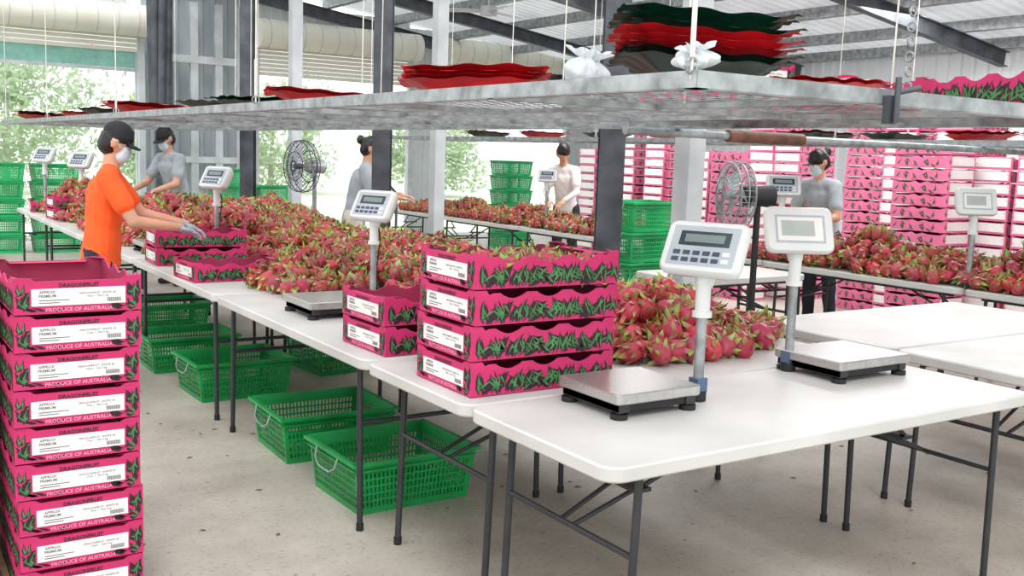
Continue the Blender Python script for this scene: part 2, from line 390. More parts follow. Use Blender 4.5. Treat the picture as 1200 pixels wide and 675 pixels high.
# ---------------------------------------------------------------- crates
def cratemesh(L=.62,W=.5,H=.25,mt=GREEN):
    m=MB(); tp=.9
    def side(fn,n,length):
        ss=[-1,-.93]; x=-.93; c=int(length/.022)
        for i in range(c):
            w=1.86/c; ss.append(x+w*.62); ss.append(x+w); x+=w
        ss.append(1)
        zs=[0,.03]; nz=5; z=.03; hz=(H-.075)/nz
        for i in range(nz): zs+= [z+hz*.74,z+hz]; z+=hz
        zs+=[H]
        vs=[fn(s,z,o) for o in(0,.004) for z in zs for s in ss]; a=len(ss); N=a*len(zs); fs=[]
        for j in range(len(zs)-1):
            for i in range(a-1):
                hole=(1<=j<=2*nz and (j-1)%2==0 and 1<=i<=2*c and (i-1)%2==0)
                if hole: continue
                q=(j*a+i,j*a+i+1,(j+1)*a+i+1,(j+1)*a+i); fs.append(q); fs.append(tuple(N+k for k in q[::-1]))
        m.add(vs,fs,mt)
    def sc(z): return tp+(1-tp)*z/H
    for sg in(-1,1):
        side(lambda s,z,o,sg=sg:(s*L/2*sc(z),sg*(W/2*sc(z)-o),z),0,L)
        side(lambda s,z,o,sg=sg:(sg*(L/2*sc(z)-o),s*W/2*sc(z),z),0,W)
        m.box((0,sg*(W/2+.006),H-.008),(L+.03,.02,.016),mt); m.box((sg*(L/2+.006),0,H-.008),(.02,W+.03,.016),mt)
        m.box((0,sg*(W/2*.985+.003),H-.04),(L*.97,.012,.008),mt); m.box((sg*(L/2*.985+.003),0,H-.04),(.012,W*.97,.008),mt)
        x=sg*(L/2+.018)
        m.tube([(x,-.11,H-.01),(x+sg*.012,-.1,H-.06),(x+sg*.015,-.05,H-.085),(x+sg*.015,.05,H-.085),(x+sg*.012,.1,H-.06),(x,.11,H-.01)],.004,GALV,6)
    for i in range(13): m.box((-L/2*tp+L*tp*(i+.5)/13,0,.006),(.022,W*tp-.01,.006),mt)
    for i in range(6): m.box((0,-W/2*tp+W*tp*(i+.5)/6,.006),(L*tp-.01,.02,.005),mt)
    me=bpy.data.meshes.new('plastic_crate'); me.from_pydata(m.v,[],m.f)
    for x in m.mats: me.materials.append(x)
    me.polygons.foreach_set('material_index',m.m); me.update(); return me
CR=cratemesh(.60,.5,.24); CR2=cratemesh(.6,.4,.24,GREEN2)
for (x,y,r) in [(2.03,4.02,.02),(2.03,4.82,-.03),(2.0,6.2,.02),(1.95,7.1,.0),(2.9,6.6,.1),(2.2,8.6,0)]: place('plastic_crate',CR,None,(x,y,.0),r)
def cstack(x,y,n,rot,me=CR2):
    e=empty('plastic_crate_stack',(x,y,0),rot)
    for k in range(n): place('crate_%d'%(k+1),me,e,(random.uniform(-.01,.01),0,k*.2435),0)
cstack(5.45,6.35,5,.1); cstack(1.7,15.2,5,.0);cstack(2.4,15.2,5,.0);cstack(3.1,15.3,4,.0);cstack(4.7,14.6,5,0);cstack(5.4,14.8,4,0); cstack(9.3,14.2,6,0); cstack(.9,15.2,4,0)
# ---------------------------------------------------------------- dragonfruit piles
def fruit_template(seed,lo=False,green=.5):
    r=random.Random(seed); V=[];T=[];C=[]
    nu,nv=(10,7) if not lo else (7,5)
    a,b=.043,.054
    body=np.array(lin((200,42,80)))*(1-green*.35)+np.array(lin((150,96,60)))*green*.25
    for j in range(nv+1):
        t=-math.pi/2+math.pi*j/nv
        for i in range(nu):
            p=2*math.pi*i/nu; V.append((a*math.cos(t)*math.cos(p),a*math.cos(t)*math.sin(p),b*math.sin(t))); C.append(body*(1+.25*(r.random()-.5)))
    for j in range(nv):
        for i in range(nu):
            q=(j*nu+i,j*nu+(i+1)%nu,(j+1)*nu+(i+1)%nu,(j+1)*nu+i); T+= [(q[0],q[1],q[2]),(q[0],q[2],q[3])]
    nb=19 if not lo else 13
    for k in range(nb):
        u=(k+.5)/nb; t=math.asin(-.85+1.8*u); p=k*2.399+r.uniform(-.2,.2)
        n=Vector((math.cos(t)*math.cos(p),math.cos(t)*math.sin(p),math.sin(t))); P=Vector((a*n.x,a*n.y,b*n.z))*.97
        up=(Vector((0,0,1))-n*n.z); up=up.normalized() if up.length>.05 else Vector((1,0,0)); sd=n.cross(up).normalized()
        ln=r.uniform(.028,.050)*(1.25 if u>.7 else 1); w=r.uniform(.008,.0125)
        o=len(V); lift=r.uniform(.3,1.)
        m1=P+up*ln*.5+n*ln*.25*lift; m2=P+up*ln*.9+n*ln*.78*lift
        V+= [tuple(P-sd*w),tuple(P+sd*w),tuple(m1-sd*w*.8),tuple(m1+sd*w*.8),tuple(m2)]
        g=np.array(lin(r.choice([(140,176,72),(164,186,86),(112,154,66),(180,160,96),(168,176,104),(124,162,78)])))
        mid=np.array(lin((190,90,84)))
        gg=.42+.48*green
        C+= [body*.9,body*.9,mid*(1-gg)+g*gg,mid*(1-gg)+g*gg,g]; T+= [(o,o+1,o+3),(o,o+3,o+2),(o+2,o+3,o+4)]
    return np.array(V,float),np.array(T,int),np.array(C,float)
TF=[fruit_template(i,green=.45) for i in range(8)]; TG=[fruit_template(i+40,green=random.uniform(.6,1.)) for i in range(8)]; TL=[fruit_template(i+20,True,random.uniform(.5,1.)) for i in range(6)]
def build_fruit(name,places,tpl,scale=1.):
    Vs=[];Ts=[];Cs=[];o=0
    for (x,y,z) in places:
        V,T,C=random.choice(tpl); s=random.uniform(.85,1.18)*scale
        q=Vector((random.gauss(0,1),random.gauss(0,1),random.gauss(0,1),)).normalized()
        Rm=np.array(Matrix.Rotation(random.uniform(0,6.28),3,q)@Matrix.Rotation(random.uniform(0,6.28),3,'X'))
        Vs.append((V*s)@Rm.T+np.array((x,y,z))); Ts.append(T+o); o+=len(V)
        hv=np.array((random.uniform(.72,1.1),random.uniform(.9,1.6),random.uniform(.7,1.25)))*random.uniform(.75,1.1); Cs.append(np.clip(C*hv,0,1))
    V=np.concatenate(Vs);T=np.concatenate(Ts);C=np.concatenate(Cs)
    me=bpy.data.meshes.new(name); me.vertices.add(len(V)); me.vertices.foreach_set('co',V.ravel())
    me.loops.add(T.size); me.loops.foreach_set('vertex_index',T.ravel()); me.polygons.add(len(T))
    me.polygons.foreach_set('loop_start',np.arange(0,T.size,3)); me.polygons.foreach_set('loop_total',np.full(len(T),3))
    me.update(calc_edges=True)
    at=me.color_attributes.new('Col','FLOAT_COLOR','POINT'); c4=np.ones((len(V),4)); c4[:,:3]=C; at.data.foreach_set('color',c4.ravel())
    me.materials.append(FRUIT); return place(name,me)
def pile(name,x0,x1,y0,y1,hfun,base=.74,sp=.08,tpl=TF,layers=2,scale=1.):
    P=[]
    nx=int((x1-x0)/sp);ny=int((y1-y0)/sp)
    for i in range(nx+1):
        for j in range(ny+1):
            x=x0+(i+.5*(j%2))*sp+random.uniform(-.02,.02); y=y0+j*sp+random.uniform(-.02,.02); h=hfun(x,y)
            if h<=.02: continue
            h=h*random.uniform(.86,1.14)
            P.append((x,y,base+max(.052,h-.03)))
            if layers>1 and h>.16: P.append((x+.03,y+.03,base+h-.10))
    return build_fruit(name,P,tpl,scale)
def ss(a,b,x): t=min(1,max(0,(x-a)/(b-a))); return t*t*(3-2*t)
def h1(x,y):
    if y<3.6: xl=2.46
    elif y<5.0: xl=2.48
    elif y<5.75: xl=1.9
    elif y<7.45: xl=2.42
    else: xl=1.8
    xl+=.06*math.sin(y*5)
    xr=3.62 if y<9.1 else 2.55
    fy=2.94+.08*math.sin(x*6)+max(0,(x-3.3))*.6
    if y>5.0 and x<2.5: fy=5.15
    e=min((x-xl),(xr-x)); ef=min(y-fy, 13-y)
    if e<0 or ef<0: return 0
    H=.14+.14*ss(6.2,9.5,y)+.035*math.sin(x*3+y*1.7)+.03*math.sin(y*2.3+1)
    return .05+H*ss(-.03,.38,e)*ss(-.05,.5,ef)
pile('dragonfruit_pile',1.78,3.64,2.86,4.9,h1,tpl=TF,scale=1.08,sp=.086); pile('dragonfruit_pile',1.78,3.62,4.95,9.1,h1,tpl=TF+TG+TG); pile('dragonfruit_pile',1.78,2.6,9.1,12.9,h1,tpl=TL,sp=.085)
def h2(x,y):
    e=min(x-6.46,7.14-x); ef=min(abs(y-2.3),6.35-y) if y<7 else min(y-7.9,12.8-y)
    if e<0 or ef<0: return 0
    return .06+((.17 if y<7 else .11)+.04*math.sin(y*4)+.03*math.sin(y*9))*ss(-.03,.3,e)*ss(0,.4,ef)
pile('dragonfruit_pile',6.47,7.13,2.4,6.35,h2,tpl=TF+TG,sp=.08,scale=1.05); pile('dragonfruit_pile',6.47,7.13,7.9,12.7,h2,tpl=TL,sp=.085)
build_fruit('dragonfruit_pile',[(1.8+.085*i+random.uniform(-.01,.01),2.87+.085*j,.741+3*BH+.062) for i in range(6) for j in range(4)],TG,.9)
# ---------------------------------------------------------------- scales
mat_lcd=mat('lcd_segments',(120,134,132),.3,var=.03); GLASSY=mat('grey_screen',(176,184,180),.25,var=.05)
def scale(cx,cy,pw,pd,px,py,hz,yaw,pitch=28,plat=True,hs=1.,tz=.74,front=True):
    m=MB()
    if plat:
        m.slab(cx-pw/2,cx+pw/2,cy-pd/2,cy+pd/2,tz+.05,tz+.085,.012,STEEL,.004)
        m.box((cx,cy,tz+.04),(pw-.03,pd-.03,.03),BLACK)
        for sx in(-1,1):
            m.box((cx+sx*(pw/2-.035),cy,tz+.037),(.04,pd-.02,.028),LEG)
            for sy in(-1,1):
                x,y=cx+sx*(pw/2-.03),cy+sy*(pd/2-.03); m.cyl((x,y,tz+.001),(x,y,tz+.018),.028,BLACK,14); m.cyl((x,y,tz+.018),(x,y,tz+.03),.012,BLACK,8)
    d=Vector((px-cx,py-cy,0)); 
    if plat: 
        m.cyl((px,py,tz+.035),(cx+d.x*.6,cy+d.y*.6,tz+.035),.014,BLUEST,8)
    m.cyl((px,py,tz+.002),(px,py,tz+.035),.05 if not plat else .03,BLACK,12)
    m.box((px,py,tz+.055),(.045,.045,.05),BLUEST)
    m.cyl((px,py,tz+.03),(px,py,hz-.11*hs),.0185*hs,GALV,14)
    m.cyl((px,py,hz-.22*hs),(px,py,hz-.10*hs),.026*hs,SCALEW,14)
    m.cyl((px,py,hz-.225*hs),(px,py,hz-.205*hs),.034*hs,SCALEW,14)
    nrm=Vector((math.cos(yaw)*math.cos(math.radians(pitch)),math.sin(yaw)*math.cos(math.radians(pitch)),math.sin(math.radians(pitch))))
    xr=Vector((-math.sin(yaw),math.cos(yaw),0)); up=nrm.cross(xr)
    M=Matrix.Translation((px,py,hz))@Matrix(((xr.x,up.x,nrm.x,0),(xr.y,up.y,nrm.y,0),(xr.z,up.z,nrm.z,0),(0,0,0,1)))@Matrix.Scale(hs,4)
    def rr(w,h,r,z,n=5):
        o=[]
        for X,Y,a0 in((w/2-r,h/2-r,0),(-w/2+r,h/2-r,90),(-w/2+r,-h/2+r,180),(w/2-r,-h/2+r,270)):
            for k in range(n): a=math.radians(a0+90*k/(n-1)); o.append((X+r*math.cos(a),Y+r*math.sin(a),z))
        return o
    L=[rr(.2,.11,.03,-.055),rr(.255,.17,.035,-.04),rr(.285,.195,.03,-.0),rr(.285,.195,.03,.02),rr(.27,.18,.025,.03)]; n=len(L[0]); vs=sum(L,[])
    fs=[(q*n+k,q*n+(k+1)%n,(q+1)*n+(k+1)%n,(q+1)*n+k) for q in range(4) for k in range(n)]
    m.add(vs,fs,SCALEW,True,M); m.add(vs,[tuple(range(n-1,-1,-1)),tuple(range(4*n,5*n))],SCALEW,False,M)
    def rect(x0,x1,y0,y1,z,mt): m.add([(x0,y0,z),(x1,y0,z),(x1,y1,z),(x0,y1,z)],[(0,1,2,3)],mt,False,M)
    if front:
        rect(-.118,.118,-.075,.075,.0305,SCALEG)
        rect(-.09,.09,.0,.055,.0311,LCD)
        m.box((0,.028,.032),(.14,.03,.001),mat_lcd,M)
        for r_ in range(2):
            for c in range(6): m.box((-.088+c*.035,-.027-.026*r_,.0315),(.024,.015,.003),KEY if c<5 else LABEL,M)
    else:
        rect(-.105,.105,-.06,.06,.0305,SCALEG); rect(-.095,.095,-.05,.05,.0311,LABEL); rect(-.08,.06,-.03,.035,.0316,GLASSY)
    m.cyl((px,py,hz-.12*hs),Vector((px,py,hz))-nrm*.045*hs,.03*hs,SCALEW,12,r1=.045*hs)
    m.tube([(px+.02,py,hz-.08),(px+.05,py+.03,hz-.16),(px+.035,py+.02,hz-.26),(px+.022,py,hz-.3)],.004,BLACK,6)
    m.obj('bench_scale')
Wn=math.radians
scale(2.14,2.51,.35,.32,2.40,2.455,1.255,Wn(180+24),32)
scale(3.28,2.56,.42,.33,3.09,2.665,1.295,Wn(180+62),22,front=False,hs=.95)
scale(1.97,4.62,.34,.36,2.22,4.64,1.27,Wn(180+25),30,hs=.85)
scale(1.95,7.75,.34,.32,2.25,7.35,1.31,Wn(180+25),30,hs=.9)
scale(1.95,10.2,.34,.32,2.15,11.9,1.33,Wn(180+35),30,plat=False)
scale(1.95,12.9,.34,.32,1.95,13.0,1.36,Wn(180+35),30,plat=False)
scale(6.9,6.7,.34,.32,6.62,5.9,1.37,Wn(180+50),28,plat=False)
scale(6.7,4.3,.34,.32,6.52,4.08,1.34,Wn(180+60),15,plat=False,front=False)
scale(6.9,7.4,.34,.32,6.65,9.4,1.33,Wn(180+50),25,plat=False,hs=.75)
# ---------------------------------------------------------------- hanging mesh shelves
def shelf(x0,x1,y0,y1,z,name='hanging_mesh_shelf'):
    m=MB()
    for x,s_ in((x0,1),(x1,-1)):
        m.box((x,(y0+y1)/2,z),(.006,y1-y0,.04),GALV); m.box((x+s_*.018,(y0+y1)/2,z-.02),(.036,y1-y0,.005),GALV)
    for y in(y0,y1): m.box(((x0+x1)/2,y,z),(x1-x0,.006,.04),GALV); m.box(((x0+x1)/2,y+(.02 if y==y0 else -.02),z-.02),(x1-x0,.04,.005),GALV)
    y=y0+.9
    while y<y1: m.box(((x0+x1)/2,y,z-.012),(x1-x0,.03,.022),GALV); y+=.95
    for fx in(.33,.66): m.box((x0+(x1-x0)*fx,(y0+y1)/2,z-.01),(.025,y1-y0,.016),GALV)
    n=int((x1-x0)/.07)
    for i in range(1,n): x=x0+(x1-x0)*i/n; m.box((x,(y0+y1)/2,z+.012),(.003,y1-y0,.003),GALV)
    y=y0+.07
    while y<y1: m.box(((x0+x1)/2,y,z+.015),(x1-x0,.003,.003),GALV); y+=.07
    for x in(x0,x1):
        for k in range(int((y1-y0)/3)+1):
            yy=y0+.02+k*3.0; zt=4.6 if x<4 else rz(x)-.1
            m.cyl((x,yy,z),(x+.01,yy,zt),.004,ROPE,6); m.ring((x,yy,z+.03),.018,.004,GALV,(0,1,0),10,5)
            m.cyl((x,yy,z+.05),(x,yy,z+.22),.007,ROPE,6)
    m.obj(name)
ZS=1.74
shelf(1.65,3.67,1.75,14.2,ZS); shelf(6.4,7.3,2.2,13.,ZS)
for (x,y) in [(2.4,2.6),(3.1,2.3),(2.9,4.0),(2.4,5.2),(3.0,6.2),(2.6,8.),(3.3,9.5)]:
    m=MB(); m.cyl((x,y,ZS),(x+.02,y,4.9),.0035,ROPE,6); m.obj('hanging_cord')
m=MB()
for k in range(60): 
    z=1.78+k*.05; m.ring((3.05,2.2,z),.016,.004,GALV,(1,0,0) if k%2 else (0,1,0),10,5)
m.obj('hanging_chain')
m=MB(); m.cyl((3.3,4.0,1.695),(8.3,4.0,1.695),.022,GALV,12); m.cyl((4.02,4.0,1.695),(4.62,4.0,1.695),.034,BROWN,14)
for x in(3.32,6.4): m.cyl((x,4.0,1.695),(x,4.0,1.74),.008,GALV,6)
m.cyl((8.2,4.0,1.695),(8.2,4.0,rz(8.2)-.15),.008,GALV,6)
m.obj('transverse_pipe')
m=MB(); m.box((2.34,1.735,1.705),(.035,.02,.075),DARKSTEEL); m.cyl((2.34,1.715,1.67),(2.34,1.715,1.79),.008,DARKSTEEL,8); m.cyl((2.34,1.72,1.75),(2.40,1.69,1.765),.008,DARKSTEEL,8); m.obj('shelf_clamp')
# ---------------------------------------------------------------- fruit liner trays
def traymesh(name,L,W,D,mt,seed):
    r=random.Random(seed); nx,ny=44,30; vs=[];fs=[]; p1,p2,p3=r.uniform(0,6),r.uniform(0,6),r.uniform(0,6)
    for j in range(ny+1):
        for i in range(nx+1):
            u=i/nx*2-1;v=j/ny*2-1; e=max(abs(u),abs(v)); side=ss(.70,.88,e)
            z=D*side+.008*math.cos(u*9.4)*math.cos(v*6.3)*(1-ss(.55,.7,e))
            ang=(u if abs(v)>abs(u) else v)
            z+=.004*math.cos(ang*11+p1)*ss(.85,1,e)
            z+=.007*math.sin(u*2.4+p2)+.005*math.sin(v*2+p3)
            k=(.72+.28*side)*(1+.02*math.cos(ang*12)*side)
            vs.append((u*L/2*k,v*W/2*k,z))
    for j in range(ny):
        for i in range(nx): a=j*(nx+1)+i; fs.append((a,a+1,a+nx+2,a+nx+1))
    me=bpy.data.meshes.new(name); me.from_pydata(vs,[],fs); me.materials.append(mt); me.polygons.foreach_set('use_smooth',[True]*len(fs)); me.update(); return me
TM={(c,k):traymesh('liner_tray',.52,.36,.045,{'g':TRAYG,'r':TRAYR,'k':TRAYK}[c],k+3) for c in 'grk' for k in range(3)}
def trays(x,y,seq,rot,z=ZS+.03,dz=.018,sc=1.):
    e=empty('liner_tray_stack',(x,y,z),rot); zz=0; kk=random.randrange(3)
    for k,c in enumerate(seq):
        o=place('tray_%d'%(k+1),TM[(c,kk)],e,(random.uniform(-.012,.012),random.uniform(-.01,.01),zz),random.uniform(-.04,.04)); o.scale=(sc,sc,1)
        o.rotation_euler[0]=random.uniform(-.015,.015); o.rotation_euler[1]=random.uniform(-.015,.015)
        zz+=dz
    return e
trays(1.97,2.08,'kkrrrggg',-.55,dz=.018,sc=.88); trays(1.98,3.3,'rrrr',-.5,dz=.015,sc=1.02); trays(2.75,2.35,'rr',.2,dz=.014)
trays(2.05,4.9,'rr',-.3,sc=1.1); trays(2.1,5.9,'gg',.2,sc=1.1); trays(2.1,6.7,'g',.4,sc=1.1); trays(2.0,8.3,'rrr',.1,sc=1.2); trays(2.0,9.6,'kg',.3,sc=1.1); trays(2.1,10.9,'rr',.3,sc=1.2); trays(2.0,13.2,'rkr',.3,sc=1.2)
for (y,s_) in [(3.0,'r'),(3.7,'g'),(4.3,'rr'),(5.0,'g'),(5.7,'gr'),(6.5,'r'),(7.6,'rr'),(8.6,'g'),(9.8,'rr'),(11.,'gr')]: trays(6.85,y,s_,random.uniform(-.2,.2),sc=1.1)
def bag(x,y,z,r,h,seed,tilt=0.,ta=0.):
    rr=random.Random(seed); ph=[rr.uniform(0,6.28) for _ in range(6)]; m=MB(); vs=[];fs=[];nu,nv=72,26
    M=Matrix.Translation((x,y,z))@Matrix.Rotation(ta,4,'Z')@Matrix.Rotation(tilt,4,'X')
    for j in range(nv+1):
        t=j/nv
        if t<.78: q=t/.78; R0=math.sin(math.pi*(q*.93+.04))**.6; 
        else: q=(t-.78)/.22; R0=.30+.35*q
        pl=.05+.22*max(0,t-.25)
        for i in range(nu):
            a=2*math.pi*i/nu; k=1+pl*math.sin(9*a+ph[0]+2*t)+pl*.6*math.sin(15*a+ph[1]-3*t)+.14*math.sin(2*a+ph[2]+4*t)+.08*math.sin(3*a+ph[3]+9*t)
            ear=1+(.5*math.cos(2*a+ph[4]) if t>.8 else 0)
            vs.append((r*R0*k*ear*math.cos(a),r*R0*k*ear*math.sin(a)*.85,h*t+.006*math.sin(6*a+ph[5])*t))
    for j in range(nv):
        for i in range(nu): fs.append((j*nu+i,j*nu+(i+1)%nu,(j+1)*nu+(i+1)%nu,(j+1)*nu+i))
    fs.append(tuple(range(nu-1,-1,-1)))
    m.add(vs,fs,BAG,True,M); m.obj('plastic_bag')
bag(1.95,2.58,1.765,.085,.12,1,.15,.4)
bag(1.69,1.80,1.768,.05,.055,2,-.4,2.2)
# ---------------------------------------------------------------- fans
def pedfan(x,y,hz,yaw,Rr=.24,mt=DARKSTEEL,mm=BLACK):
    m=MB(); n=Vector((math.cos(yaw),math.sin(yaw),0)); c=Vector((x,y,hz)); u=Vector((-n.y,n.x,0)); w=Vector((0,0,1))
    for off,r_ in((.05,Rr*.97),(0,Rr),(-.05,Rr*.97),(.085,Rr*.55),(.1,Rr*.2),(-.085,Rr*.6)): m.ring(c+n*off,r_,.005,mt,n,28,5)
    for k in range(36):
        a=2*math.pi*k/36; d=u*math.cos(a)+w*math.sin(a)
        for s_ in(-1,1): m.tube([c+n*s_*.1+d*Rr*.15,c+n*s_*.085+d*Rr*.58,c+n*s_*.05+d*Rr*.97,c+d*Rr],.0024,mt,4)
    m.cyl(c-n*.26,c-n*.06,.075,mm,14,r1=.06); m.cyl(c+n*.0,c+n*.09,.03,mt,12)
    for k in range(3):
        a0=2*math.pi*k/3; vs=[]
        for j in range(5):
            rr=.04+(Rr*.8-.04)*j/4
            for s_,t in((-1,-.03),(1,.03)):
                aa=a0+s_*.42*(.5+.5*j/4); vs.append(c+(u*math.cos(aa)+w*math.sin(aa))*rr+n*t)
        m.add(vs,[(2*j,2*j+1,2*j+3,2*j+2) for j in range(4)],WHITESTEEL)
    p=c-n*.16; m.cyl((p.x,p.y,.03),(p.x,p.y,hz-.02),.022,mm,10); m.cyl((p.x,p.y,.0),(p.x,p.y,.03),.2,mm,24); m.cyl((p.x,p.y,.55),(p.x,p.y,.6),.03,mm,10)
    m.obj('pedestal_fan')
pedfan(4.85,4.72,1.34,Wn(158),.22,GALV); pedfan(3.95,10.0,1.36,Wn(192),.27,DARKSTEEL,GALV)
m=MB(); c=Vector((7.65,12.4,3.55)); m.cyl(c,c+Vector((0,0,.5)),.015,WHITESTEEL); m.cyl(c-Vector((0,0,.06)),c+Vector((0,0,.06)),.12,WHITESTEEL,18)
for k in range(3):
    a=k*2.094+.4; M=Matrix.Translation(c)@Matrix.Rotation(a,4,'Z')@Matrix.Rotation(.2,4,'X'); m.box((.42,0,0),(.62,.13,.012),WHITESTEEL,M)
m.obj('ceiling_fan')
m=MB(); 
for s_ in(-1,1): m.tube([(4.9+.0,9.9+s_*.2,.2),(4.9,9.9+s_*.2,1.1),(4.75,9.9+s_*.2,1.25)],.015,DARKSTEEL,8); m.ring((4.8,9.9+s_*.26,.15),.13,.03,BLACK,(0,1,0),20,8)
for z in(.3,.6,.9): m.cyl((4.9,9.7,z),(4.9,10.1,z),.012,DARKSTEEL,8)
m.box((5.05,9.9,.1),(.35,.42,.01),DARKSTEEL); m.obj('hand_trolley')
# ---------------------------------------------------------------- people
mat_lip=mat('lips',(170,90,84),.5)
def person(name,loc,yaw,P):
    Ms=Matrix.Translation(loc)@Matrix.Rotation(yaw,4,'Z')@Matrix.Scale(P.get('sc',1),4)
    V=Vector; pr=[]
    def cap(mt,p0,p1,r0,r1,side=(0,1,0)): pr.append((mt,V(p0),V(p1),(r0 if isinstance(r0,tuple) else (r0,r0)),(r1 if isinstance(r1,tuple) else (r1,r1)),V(side)))
    w=P.get('w',1.); lean=P.get('lean',.08)
    shirt,pants=P['shirt'],P['pants']
    def sp(z):
        t=max(0,(z-.9)/.5); return lean*t
    cap(pants,(0,-.055,.90),(0,.055,.90),(.10,.10),(.10,.10),(1,0,0))
    cap(shirt,(sp(.84),0,.83),(sp(1.05),0,1.05),(.165*w,.118),(.15*w,.105))
    cap(shirt,(sp(1.05),0,1.05),(sp(1.26),0,1.26),(.15*w,.105),(.172*w,.12))
    cap(shirt,(sp(1.24),0,1.24),(sp(1.38)+.005,0,1.36),(.172*w,.12),(.12*w,.07))
    for s in(-1,1):
        S0=V((sp(1.36),s*.165*w,1.355)); cap(shirt,(sp(1.38),s*.04,1.375),S0,.062,.062)
        E=V(P['elbow'][0 if s<0 else 1]); Wr=V(P['wrist'][0 if s<0 else 1])
        cut=S0.lerp(E,P.get('sleeve',.62)); cap(shirt,S0,cut,.066,.064); cap('skin' if not P.get('long') else shirt,cut.lerp(S0,.15),E,.045,.038)
        cap('skin' if not P.get('long') else shirt,E,Wr,.039,.026)
        K=V((.03,s*.10,.48)); A=V((-.02,s*.115,.09))
        cap(pants,(0,s*.085,.88),K,(.092,.092),(.066,.066)); cap(pants,K,A,(.064,.064),(.052,.052))
        cap('shoe',(-.05,s*.115,.048),(.15,s*.135,.036),(.042,.044),(.045,.032),(0,1,0))
    N0=V((sp(1.40),0,1.40)); H=N0+V((P.get('hx',.045),0,.16))
    cap('skin',N0-V((0,0,.03)),H-V((.02,0,.06)),.056,.05)
    Rh=Matrix.Rotation(P.get('hyaw',0),3,'Z')@Matrix.Rotation(P.get('nod',.35),3,'Y')
    def h(x,y,z): return H+Rh@V((x,y,z))
    sv=Rh@V((0,1,0))
    cap('skin',h(0,0,.0),h(-.005,0,.035),(.074,.088),(.074,.088),sv)
    cap('skin',h(.05,0,-.065),h(.03,0,-.01),(.042,.04),(.06,.055),sv)
    cap('skin',h(.092,0,-.02),h(.084,0,.012),(.014,.014),(.009,.01),sv)
    for s in(-1,1): cap('skin',h(-.005,s*.076,-.018),h(-.008,s*.08,.016),(.008,.017),(.010,.02),sv)
    if P.get('mask'): cap('mask',h(.058,0,-.055),h(.058,0,-.012),(.056,.048),(.06,.042),sv)
    hr=P.get('hair','short')
    if P.get('cap'):
        cap('cap',h(-.008,0,.045),h(-.012,0,.062),(.083,.098),(.08,.092),sv); cap('hair',h(-.035,0,-.02),h(-.03,0,.02),(.078,.07),(.08,.075),sv)
    else: cap('hair',h(-.010,0,.036),h(-.014,0,.052),(.084,.098),(.08,.09),sv); cap('hair',h(-.04,0,-.02),h(-.035,0,.02),(.080,.068),(.083,.075),sv)
    if hr=='bun': cap('hair',h(-.125,0,.045),h(-.13,0,.06),.04,.036)
    mp={'skin':SKIN,'shoe':SHOE,'hair':HAIR,'cap':CAP,'mask':P.get('mask') or MASK}
    vs=[];fs=[]
    for mt,p0,p1,r0,r1,side in pr:
        ax=(p1-p0); L=ax.length; ax=ax.normalized() if L>1e-6 else V((0,0,1)); s_=(side-ax*side.dot(ax)); s_=s_.normalized() if s_.length>.05 else ax.orthogonal().normalized(); fr=ax.cross(s_); nu=16; o=len(vs); rows=0
        for j in range(5):
            t=-math.pi/2+math.pi/2*j/4*.999+.001; q=math.cos(t); 
            for i in range(nu):
                a=2*math.pi*i/nu; vs.append(p0+ax*(min(r0)*math.sin(t))+s_*r0[0]*q*math.cos(a)+fr*r0[1]*q*math.sin(a))
            rows+=1
        for j in range(5):
            t=math.pi/2*j/4*.999; q=math.cos(t)
            for i in range(nu):
                a=2*math.pi*i/nu; vs.append(p1+ax*(min(r1)*math.sin(t))+s_*r1[0]*q*math.cos(a)+fr*r1[1]*q*math.sin(a))
            rows+=1
        for j in range(rows-1):
            for i in range(nu): fs.append((o+j*nu+i,o+j*nu+(i+1)%nu,o+(j+1)*nu+(i+1)%nu,o+(j+1)*nu+i))
        fs.append(tuple(o+i for i in range(nu-1,-1,-1))); fs.append(tuple(o+(rows-1)*nu+i for i in range(nu)))
    me=bpy.data.meshes.new('tmp'); me.from_pydata([tuple(v) for v in vs],[],fs); ob=bpy.data.objects.new('tmp',me); S.collection.objects.link(ob)
    md=ob.modifiers.new('r','REMESH'); md.mode='VOXEL'; md.voxel_size=P.get('vox',.008); md2=ob.modifiers.new('s','SMOOTH'); md2.factor=.5; md2.iterations=3
    bpy.context.view_layer.update(); em=bpy.data.meshes.new_from_object(ob.evaluated_get(bpy.context.evaluated_depsgraph_get()))
    n=len(em.vertices); co=np.empty(n*3); em.vertices.foreach_get('co',co); co=co.reshape(-1,3); F=[tuple(p.vertices) for p in em.polygons]
    cen=np.array([co[list(q)].mean(0) for q in F]); best=np.full(len(F),1e9); idx=np.zeros(len(F),int)
    for k,(mt,p0,p1,r0,r1,side) in enumerate(pr):
        ax=(p1-p0);L=max(ax.length,1e-6);ax=ax/L; s_=(side-ax*side.dot(ax)); s_=s_.normalized() if s_.length>.05 else ax.orthogonal().normalized(); fr=ax.cross(s_)
        d=cen-np.array(p0); t=np.clip(d@np.array(ax)/L,0,1); ra=r0[0]+(r1[0]-r0[0])*t; rb=r0[1]+(r1[1]-r0[1])*t
        d2=d-np.outer(t*L,np.array(ax)); mn=np.minimum(ra,rb)
        dist=(np.sqrt((d2@np.array(s_)/ra)**2+(d2@np.array(fr)/rb)**2+(d2@np.array(ax)/mn)**2)-1)*mn
        c=dist<best; best[c]=dist[c]; idx[c]=k
    mb=MB(); order={}; shv=set()
    for q,k in zip(F,idx):
        mt=pr[k][0]
        if mt is shirt or mt is pants: shv.update(q)
        mt=mp.get(mt,mt) if isinstance(mt,str) else mt; order.setdefault(mt,[]).append(q)
    ctr=np.array((lean*.5,0,0))
